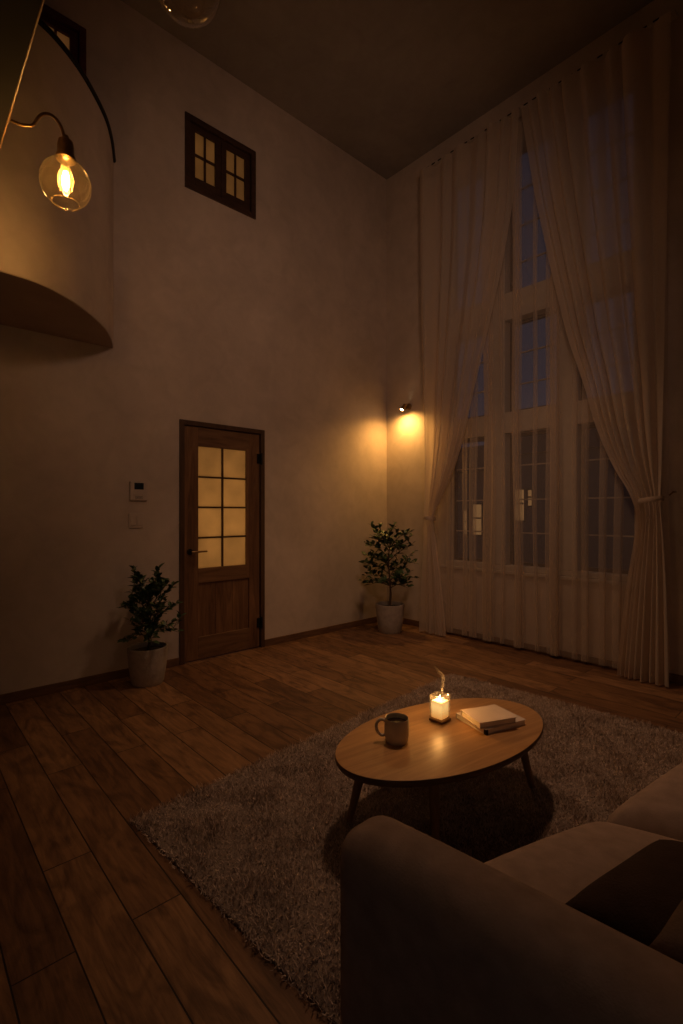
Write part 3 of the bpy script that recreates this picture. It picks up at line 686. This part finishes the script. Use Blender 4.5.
# ------------------------------------------------------------------ rug
RR = math.radians(4.0)
RG = thing('shag_rug', 'taupe shag rug under the coffee table', 'rug', (-2.085, .722, 0), RR)
RWx, RWy = 2.9, 2.52
bx = MB(); K = 30
box(0.01, RWx - .01, .01, RWy - .01, 0, .012).build('backing', M['backing'], RG, bevel=.004)
def pile():
    n = 230000
    # a denser near half keeps the visible tufts fine
    x = rng.uniform(0, RWx, n); y = rng.uniform(0, RWy, n)
    keep = (x < 2.05) | (rng.uniform(0, 1, n) < .15); x = x[keep]; y = y[keep]; n = len(x)
    x += np.where((x < .02) | (x > RWx - .02), rng.uniform(-.012, .012, n), 0); y += np.where((y < .02) | (y > RWy - .02), rng.uniform(-.012, .012, n), 0)
    cl = np.sin(x * 17 + 3 * np.sin(y * 9)) + np.sin(y * 21 + 2 * np.sin(x * 13 + 1)) 
    th = rng.uniform(0, 2 * PI, n) + cl * 1.1; lean = rng.uniform(.004, .02, n)
    hgt = rng.uniform(.016, .030, n) * (1 + .12 * cl)
    wd = rng.uniform(.0018, .0034, n); ta = rng.uniform(0, 2 * PI, n)
    V = np.empty((n, 3, 3))
    V[:, 0] = np.c_[x - np.cos(ta) * wd, y - np.sin(ta) * wd, np.full(n, .010)]
    V[:, 1] = np.c_[x + np.cos(ta) * wd, y + np.sin(ta) * wd, np.full(n, .010)]
    V[:, 2] = np.c_[x + np.cos(th) * lean, y + np.sin(th) * lean, hgt]
    me = bpy.data.meshes.new('pile'); me.vertices.add(3 * n); me.vertices.foreach_set('co', V.reshape(-1))
    me.loops.add(3 * n); me.loops.foreach_set('vertex_index', np.arange(3 * n, dtype=np.int32))
    me.polygons.add(n); me.polygons.foreach_set('loop_start', np.arange(0, 3 * n, 3, dtype=np.int32)); me.polygons.foreach_set('loop_total', np.full(n, 3, dtype=np.int32))
    me.update(); me.validate()
    o = link('pile', me, M['pile'], RG); o['kind'] = 'stuff'
pile()

# ------------------------------------------------------------------ coffee table
TC = (-1.264, 1.768); TZ = .33; TA = math.atan2(.988, .153)   # long axis
T = thing('coffee_table', 'low oval wooden coffee table with splayed dark legs on the rug', 'table', (TC[0], TC[1], .022), TA)
ea, eb = .538, .300
def ell(a, b, z, n=72): return [(a * math.cos(2 * PI * k / n), b * math.sin(2 * PI * k / n), z) for k in range(n)]
def rings(R):
    n = len(R[0]); vs = [v for r in R for v in r]; fs = []
    for i in range(len(R) - 1):
        for k in range(n): fs.append((i * n + k, i * n + (k + 1) % n, (i + 1) * n + (k + 1) % n, (i + 1) * n + k))
    fs += [tuple(range(n - 1, -1, -1)), tuple((len(R) - 1) * n + k for k in range(n))]
    return MB().add(vs, fs)
zt = TZ - .022
rings([ell(ea - .006, eb - .006, zt - .004), ell(ea - .002, eb - .002, zt - .001), ell(ea - .006, eb - .006, zt)]).build('tabletop', M['table_top'], T, smooth=True, autos=.5)
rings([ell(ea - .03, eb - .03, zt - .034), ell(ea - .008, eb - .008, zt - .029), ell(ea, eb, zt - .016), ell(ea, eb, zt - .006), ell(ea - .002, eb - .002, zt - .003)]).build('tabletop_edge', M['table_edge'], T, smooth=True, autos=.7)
for (tx, ty, fx, fy) in ((-.36, .095, -.418, .13), (.36, -.095, .418, -.13), (-.25, -.18, -.285, -.232), (.25, .18, .285, .232)):
    MB().tube([(fx, fy, 0), ((fx + tx) / 2, (fy + ty) / 2, (zt - .032) / 2), (tx, ty, zt - .032)], [.013, .018, .022], 16).build('leg', M['leg'], T, smooth=True, autos=.8)

# ---- mug
mg = thing('mug', 'stoneware mug with looped handle at the left end of the coffee table', 'mug', (-1.350, 1.545, TZ), math.atan2(-.738, -.675))
R_, H_ = .050, .098
MB().lathe([(0, .003), (R_ * .80, .003), (R_ * .84, 0), (R_ * .93, .008), (R_ * 1.02, .03), (R_ * 1.03, .06), (R_ * .99, .09), (R_ * .97, H_ - .003), (R_ * .95, H_), (R_ * .91, H_ - .003), (R_ * .92, .085), (R_ * .95, .06), (R_ * .9, .012), (0, .009)], n=44).build('body', M['mug'], mg, smooth=True, autos=1.0)
MB().lathe([(0.0005, .078), (R_ * .935, .078)], n=36).build('coffee', M['mug_in'], mg)
MB().tube(catmull([(R_ * .95, 0, .086), (R_ + .018, 0, .090), (R_ + .034, 0, .072), (R_ + .032, 0, .045), (R_ + .016, 0, .027), (R_ * .98, 0, .026)], 6), .0065, 12).build('handle', M['mug'], mg, smooth=True, autos=.9)

# ---- candle
cd = thing('candle', 'lit candle in a square glass on a wooden base on the coffee table', 'candle', (-1.352, 1.845, TZ), math.radians(2))
box(-.036, .036, -.036, .036, 0, .010).build('base', M['coaster'], cd, bevel=.002)
g = MB(); a, b = .0335, .031
sq = lambda r_, z: [(-r_, -r_, z), (r_, -r_, z), (r_, r_, z), (-r_, r_, z)]
vs = sq(a, .010) + sq(a, .118) + sq(b, .118) + sq(b, .014)
fs = []
for r_ in range(3):
    for k in range(4): fs.append((r_ * 4 + k, r_ * 4 + (k + 1) % 4, (r_ + 1) * 4 + (k + 1) % 4, (r_ + 1) * 4 + k))
g.add(vs, fs); g.build('glass_holder', M['jar'], cd)
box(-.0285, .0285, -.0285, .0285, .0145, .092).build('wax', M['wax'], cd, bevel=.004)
MB().tube([(0, 0, .090), (.001, 0, .098)], .0012, 6).build('wick', M['black'], cd)
MB().lathe([(0.0003, 0), (.003, .002), (.004, .006), (.003, .011), (.0013, .016), (.0003, .019)], (0, 0, .096), 14).build('flame', M['flame'], cd, smooth=True)
sm = MB(); base = Vector((-1.352, 1.845, TZ + .128))
rgt = Vector((.675, .738, 0)); dep = Vector((-.738, .675, 0))
pts_ = [base + rgt * a_ + dep * c_ + Vector((0, 0, z_)) for a_, c_, z_ in ((.010, 0, .0), (.013, .003, .03), (.016, .004, .055), (.010, 0, .078), (-.004, -.003, .092), (-.018, .0, .110), (-.026, .006, .135))]
pc = catmull([tuple(p) for p in pts_], 6); nn = len(pc)
o = sm.tube(pc, [.003 + .006 * math.sin(PI * (i / (nn - 1)) ** .8) for i in range(nn)], 10, False).build('smoke_wisp', M['smoke'], None, smooth=True)
tag(o, 'thin curl of smoke rising above the lit candle', 'smoke')

# ---- books
def book(label, c, z, ang, Lg, Wd, th, mat, ribbon=False):
    b = thing('book', label, 'book', (c[0], c[1], z), ang, 'books stacked on the coffee table')
    cv = MB(); t = .003
    cv.box(-Lg / 2, Lg / 2, -Wd / 2, Wd / 2, 0, t).box(-Lg / 2, Lg / 2, -Wd / 2, Wd / 2, th - t, th).box(-Lg / 2, Lg / 2, Wd / 2 - t, Wd / 2, t, th - t)
    cv.build('cover', mat, b, bevel=.0008, seg=1)
    box(-Lg / 2 + .004, Lg / 2 - .004, -Wd / 2 + .005, Wd / 2 - t - .0005, t, th - t).build('pages', M['pages'], b)
    if ribbon:
        MB().box(-Lg / 2 - .0012, -Lg / 2 + .012, -Wd / 2 - .0012, -Wd / 2 + .012, .001, th - .003).build('corner_guard', M['black'], b)
    return b
book('larger pale hardcover book at the bottom of the stack on the coffee table', (-1.190, 2.004), TZ, math.radians(74), .235, .196, .024, M['cover2'], True)
book('smaller pale book lying on top of the larger book', (-1.178, 1.966), TZ + .0245, math.radians(66.2), .19, .15, .026, M['cover'])

# ------------------------------------------------------------------ sofa
SF = thing('sofa', 'taupe fabric sofa with rounded arm in the lower right foreground', 'sofa', (-.30, 1.60, 0))
def W2L(x, y, z): return (x + .30, y - 1.60, z)
def rounded_block(corners, z0, z1, r, crown=0, n=14):
    """corners: plan quad (4 xy); soft block with edge radius r and slight crown on top"""
    mb = MB(); C = [Vector((c[0], c[1])) for c in corners]
    def plan(u, v): return C[0] * (1 - u) * (1 - v) + C[1] * u * (1 - v) + C[2] * u * v + C[3] * (1 - u) * v
    lx = ((C[1] - C[0]).length + (C[2] - C[3]).length) / 2; ly = ((C[3] - C[0]).length + (C[2] - C[1]).length) / 2
    return C, plan, lx, ly
def soft_box(name, corners, z0, z1, r, crown, mat, parent, seg=5):
    C, plan, lx, ly = rounded_block(corners, z0, z1, r)
    bm = bmesh.new(); bmesh.ops.create_cube(bm, size=1)
    for v in bm.verts:
        v.co = Vector(((v.co.x + .5) * lx, (v.co.y + .5) * ly, z0 + (v.co.z + .5) * (z1 - z0)))
    bmesh.ops.bevel(bm, geom=list(bm.edges), offset=r, segments=seg, affect='EDGES', profile=.5)
    bmesh.ops.subdivide_edges(bm, edges=[e for e in bm.edges if e.calc_length() > .12], cuts=9, use_grid_fill=True)
    for v in bm.verts:
        u, w_ = v.co.x / lx, v.co.y / ly; p = plan(u, w_)
        dome = max(0, 1 - (2 * u - 1) ** 2) * max(0, 1 - (2 * w_ - 1) ** 2)
        z = v.co.z + (crown * dome ** .6 if v.co.z > (z0 + z1) / 2 else 0)
        q = W2L(p.x, p.y, z) if parent is SF else (p.x, p.y, z)
        v.co = Vector(q)
    bmesh.ops.recalc_face_normals(bm, faces=bm.faces)
    for f_ in bm.faces: f_.smooth = True
    me = bpy.data.meshes.new(name); bm.to_mesh(me); bm.free()
    return link(name, me, mat, parent)
sofa_z = .028
soft_box('armrest', [(-.768, .665), (.35, .745), (.35, .925), (-.768, .815)], sofa_z, .628, .062, .012, M['sofa'], SF, 6)
soft_box('armrest', [(-.46, 2.62), (.35, 2.62), (.35, 2.80), (-.46, 2.80)], sofa_z, .628, .062, .012, M['sofa'], SF, 6)
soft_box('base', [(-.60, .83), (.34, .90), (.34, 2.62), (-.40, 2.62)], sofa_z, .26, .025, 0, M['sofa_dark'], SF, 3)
soft_box('seat_cushion', [(-.755, .845), (.08, .92), (.08, 1.66), (-.555, 1.475)], .25, .425, .085, .045, M['sofa'], SF, 6)
soft_box('seat_cushion', [(-.56, 1.485), (.08, 1.67), (.08, 2.61), (-.385, 2.61)], .25, .425, .085, .06, M['sofa'], SF, 6)
soft_box('backrest', [(.12, .92), (.36, .92), (.36, 2.62), (.12, 2.62)], .22, .80, .07, .02, M['sofa'], SF, 5)
soft_box('back_cushion', [(-.045, .93), (.13, .93), (.15, 1.66), (-.03, 1.66)], .42, .80, .07, .02, M['sofa'], SF, 5)
soft_box('back_cushion', [(-.03, 1.675), (.15, 1.675), (.15, 2.61), (-.03, 2.61)], .42, .80, .07, .02, M['sofa'], SF, 5)

def pillow(name, label, c, size, th, rot, mat):
    n_ = 22; vs = []; fs = []
    t = thing(name, label, 'pillow', c); t.rotation_euler = rot
    for sgn in (1, -1):
        for j in range(n_ + 1):
            for i in range(n_ + 1):
                u, v = 2 * i / n_ - 1, 2 * j / n_ - 1
                pu = size * .5 * u * (1 - .09 * (1 - v * v) * abs(u)); pv = size * .5 * v * (1 - .09 * (1 - u * u) * abs(v))
                hh = th * .5 * ((1 - abs(u) ** 2.6) * (1 - abs(v) ** 2.6)) ** .55
                vs.append((pu, pv, sgn * hh))
    m_ = (n_ + 1) ** 2
    for s_ in (0, 1):
        for j in range(n_):
            for i in range(n_):
                a_ = s_ * m_ + j * (n_ + 1) + i; q = (a_, a_ + 1, a_ + n_ + 2, a_ + n_ + 1); fs.append(q if s_ == 0 else q[::-1])
    MB().add(vs, fs).build('pillow_cover', mat, t, smooth=True, weld=True)
    return t
pillow('throw_pillow', 'dark brown throw pillow resting on the near sofa seat', (-.215, 1.125, .535), .38, .13, (math.radians(2), math.radians(-13), math.radians(-13)), M['pillow'])
pillow('throw_pillow', 'lighter brown throw pillow by the sofa arm at the right edge', (-.07, 1.05, .65), .36, .12, (math.radians(2), math.radians(-20), math.radians(-5)), M['pillow2'])

# ------------------------------------------------------------------ outside the tall window
struct(box(-40, 25, 4.6, 45, -.9, -.8).build('terrain', M['ground']), 'dark ground outside the window', 'ground')
def house(label, x0, x1, y, z1, wins, roof_h):
    hN = thing('neighbour_house', label, 'house', ((x0 + x1) / 2, y, -.8), 0, 'houses across the street'); c = (x0 + x1) / 2
    box(x0 - c, x1 - c, 0, 5, 0, z1 + .8).build('wall', M['house'], hN)
    r_ = MB(); a_ = x0 - c - .2; b_ = x1 - c + .2; zt_ = z1 + .8
    r_.add([(a_, -.3, zt_), (b_, -.3, zt_), (b_, 5.3, zt_), (a_, 5.3, zt_), (a_, 2.5, zt_ + roof_h), (b_, 2.5, zt_ + roof_h)], [(0, 1, 5, 4), (2, 3, 4, 5), (0, 4, 3), (1, 2, 5), (0, 3, 2, 1)])
    r_.build('roof', M['roof'], hN)
    for (wx0, wx1, wz0, wz1) in wins:
        fm = MB().box(wx0 - c - .05, wx1 - c + .05, -.03, .0, wz0 + .75, wz1 + .85).build('window_frame', M['roof'], hN)
        box(wx0 - c, wx1 - c, -.045, -.032, wz0 + .8, wz1 + .8).build('pane', M['housewin'], fm)  # glowing rectangles for the pale shapes seen in the glass
        zm = wz0 + .8 + (wz1 - wz0) * .55
        MB().box(wx0 - c, wx1 - c, -.06, -.046, zm - .025, zm + .025).build('window_bar', M['roof'], fm)
house('dim neighbouring house with a glowing pane, seen through the middle pane', -7.9, -3.2, 14, 3.0, [(-7.61, -7.18, 1.03, 1.95), (-7.04, -6.94, 1.47, 1.93)], 1.4)
house('dim neighbouring house with glowing panes, seen through the left pane', -13.2, -8.55, 14.0, 2.6, [(-9.27, -9.16, .55, 1.32), (-8.92, -8.62, .55, 1.52)], 1.2)

# ------------------------------------------------------------------ lights
def lamp(name, typ, loc, energy, col, size=.05, rot=None, **kw):
    l = bpy.data.lights.new(name, typ); l.energy = energy; l.color = col
    if typ == 'AREA':
        l.shape = kw.pop('shape', 'DISK'); l.size = size
        if 'size_y' in kw: l.size_y = kw.pop('size_y')
    else: l.shadow_soft_size = size
    for k, v in kw.items(): setattr(l, k, v)
    o = bpy.data.objects.new(name, l); COL.objects.link(o); o.location = loc
    if rot: o.rotation_euler = rot
    return o
def aim(o, target): o.rotation_euler = (Vector(target) - o.location).to_track_quat('-Z', 'Y').to_euler()
WARM = (1, .56, .24)
s = lamp('sconce_light', 'SPOT', (-3.61, 4.185, 2.435), 30, (1, .48, .11), .025, spot_size=math.radians(166), spot_blend=.95)
aim(s, (-3.66, 4.25, 0))
lamp('candle_light', 'POINT', (-1.352, 1.845, TZ + .125), 1.5, (1, .48, .13), .02)
o = lamp('ceiling_spot', 'SPOT', (-2.0, 2.7, 4.7), 175, (1, .54, .30), .14, spot_size=math.radians(77), spot_blend=1.0)
aim(o, (-1.9, 2.72, 0))
o = lamp('upper_wall_fill', 'SPOT', (-.7, 1.5, 3.5), 50, (1, .56, .36), .2, spot_size=math.radians(115), spot_blend=1.0)  # unseen spot added to brighten the upper walls
aim(o, (-3.95, 3.45, 2.75))
lamp('loft_lamp', 'POINT', (-2.65, .37, 2.62), 2.3, (1, .48, .13), .04)
o = lamp('unseen_fill', 'AREA', (1.0, -1.2, 2.2), 1.3, (1, .90, .84), 1.4); aim(o, (-2, 2.4, .8))  # soft fill added out of view to lift the dark foreground
# rooms behind the frosted panes
o = lamp('hall_light', 'AREA', (-4.75, 2.25, 1.25), 4.6, (1, .50, .17), 1.2); aim(o, (-3.9, 2.2, 1.25))
o = lamp('upper_room_light', 'AREA', (-4.6, 2.1, 4.35), .9, (1, .48, .15), .8); aim(o, (-3.9, 2.17, 4.35))
o = lamp('upper_room_light', 'AREA', (-4.6, .75, 4.5), .8, (1, .46, .15), .8); aim(o, (-3.9, .75, 4.5))

wd = bpy.data.worlds.new('night'); SC.world = wd; wd.use_nodes = True
nt = wd.node_tree; nt.nodes.clear()
wo = nt.nodes.new('ShaderNodeOutputWorld'); bg = nt.nodes.new('ShaderNodeBackground')
tc = nt.nodes.new('ShaderNodeTexCoord'); sp = nt.nodes.new('ShaderNodeSeparateXYZ'); rp = nt.nodes.new('ShaderNodeValToRGB')
nt.links.new(tc.outputs['Generated'], sp.inputs[0]); nt.links.new(sp.outputs['Z'], rp.inputs['Fac'])
e = rp.color_ramp.elements; e[0].position = 0; e[0].color = (.021, .0235, .034, 1); e[1].position = .7; e[1].color = (.009, .0105, .019, 1)
nt.links.new(rp.outputs['Color'], bg.inputs['Color']); bg.inputs['Strength'].default_value = 1.0
nt.links.new(bg.outputs[0], wo.inputs[0])

# ------------------------------------------------------------------ camera
cam = bpy.data.cameras.new('camera'); co = bpy.data.objects.new('camera', cam); COL.objects.link(co)
cam.sensor_fit = 'VERTICAL'; cam.sensor_height = 36; cam.lens = 36 * 491.5 / 1024
cam.clip_start = .02
co.location = (0, 0, 1.28); co.rotation_euler = (PI / 2, 0, math.atan(537.5 / 491.5))
SC.camera = co
SC.view_settings.view_transform = 'Standard'; SC.view_settings.look = 'None'
SC.cycles.transparent_max_bounces = 24
SC.cycles.max_bounces = 10; SC.cycles.diffuse_bounces = 5
SC.cycles.sample_clamp_indirect = 3.0
SC.cycles.caustics_reflective = False; SC.cycles.caustics_refractive = False
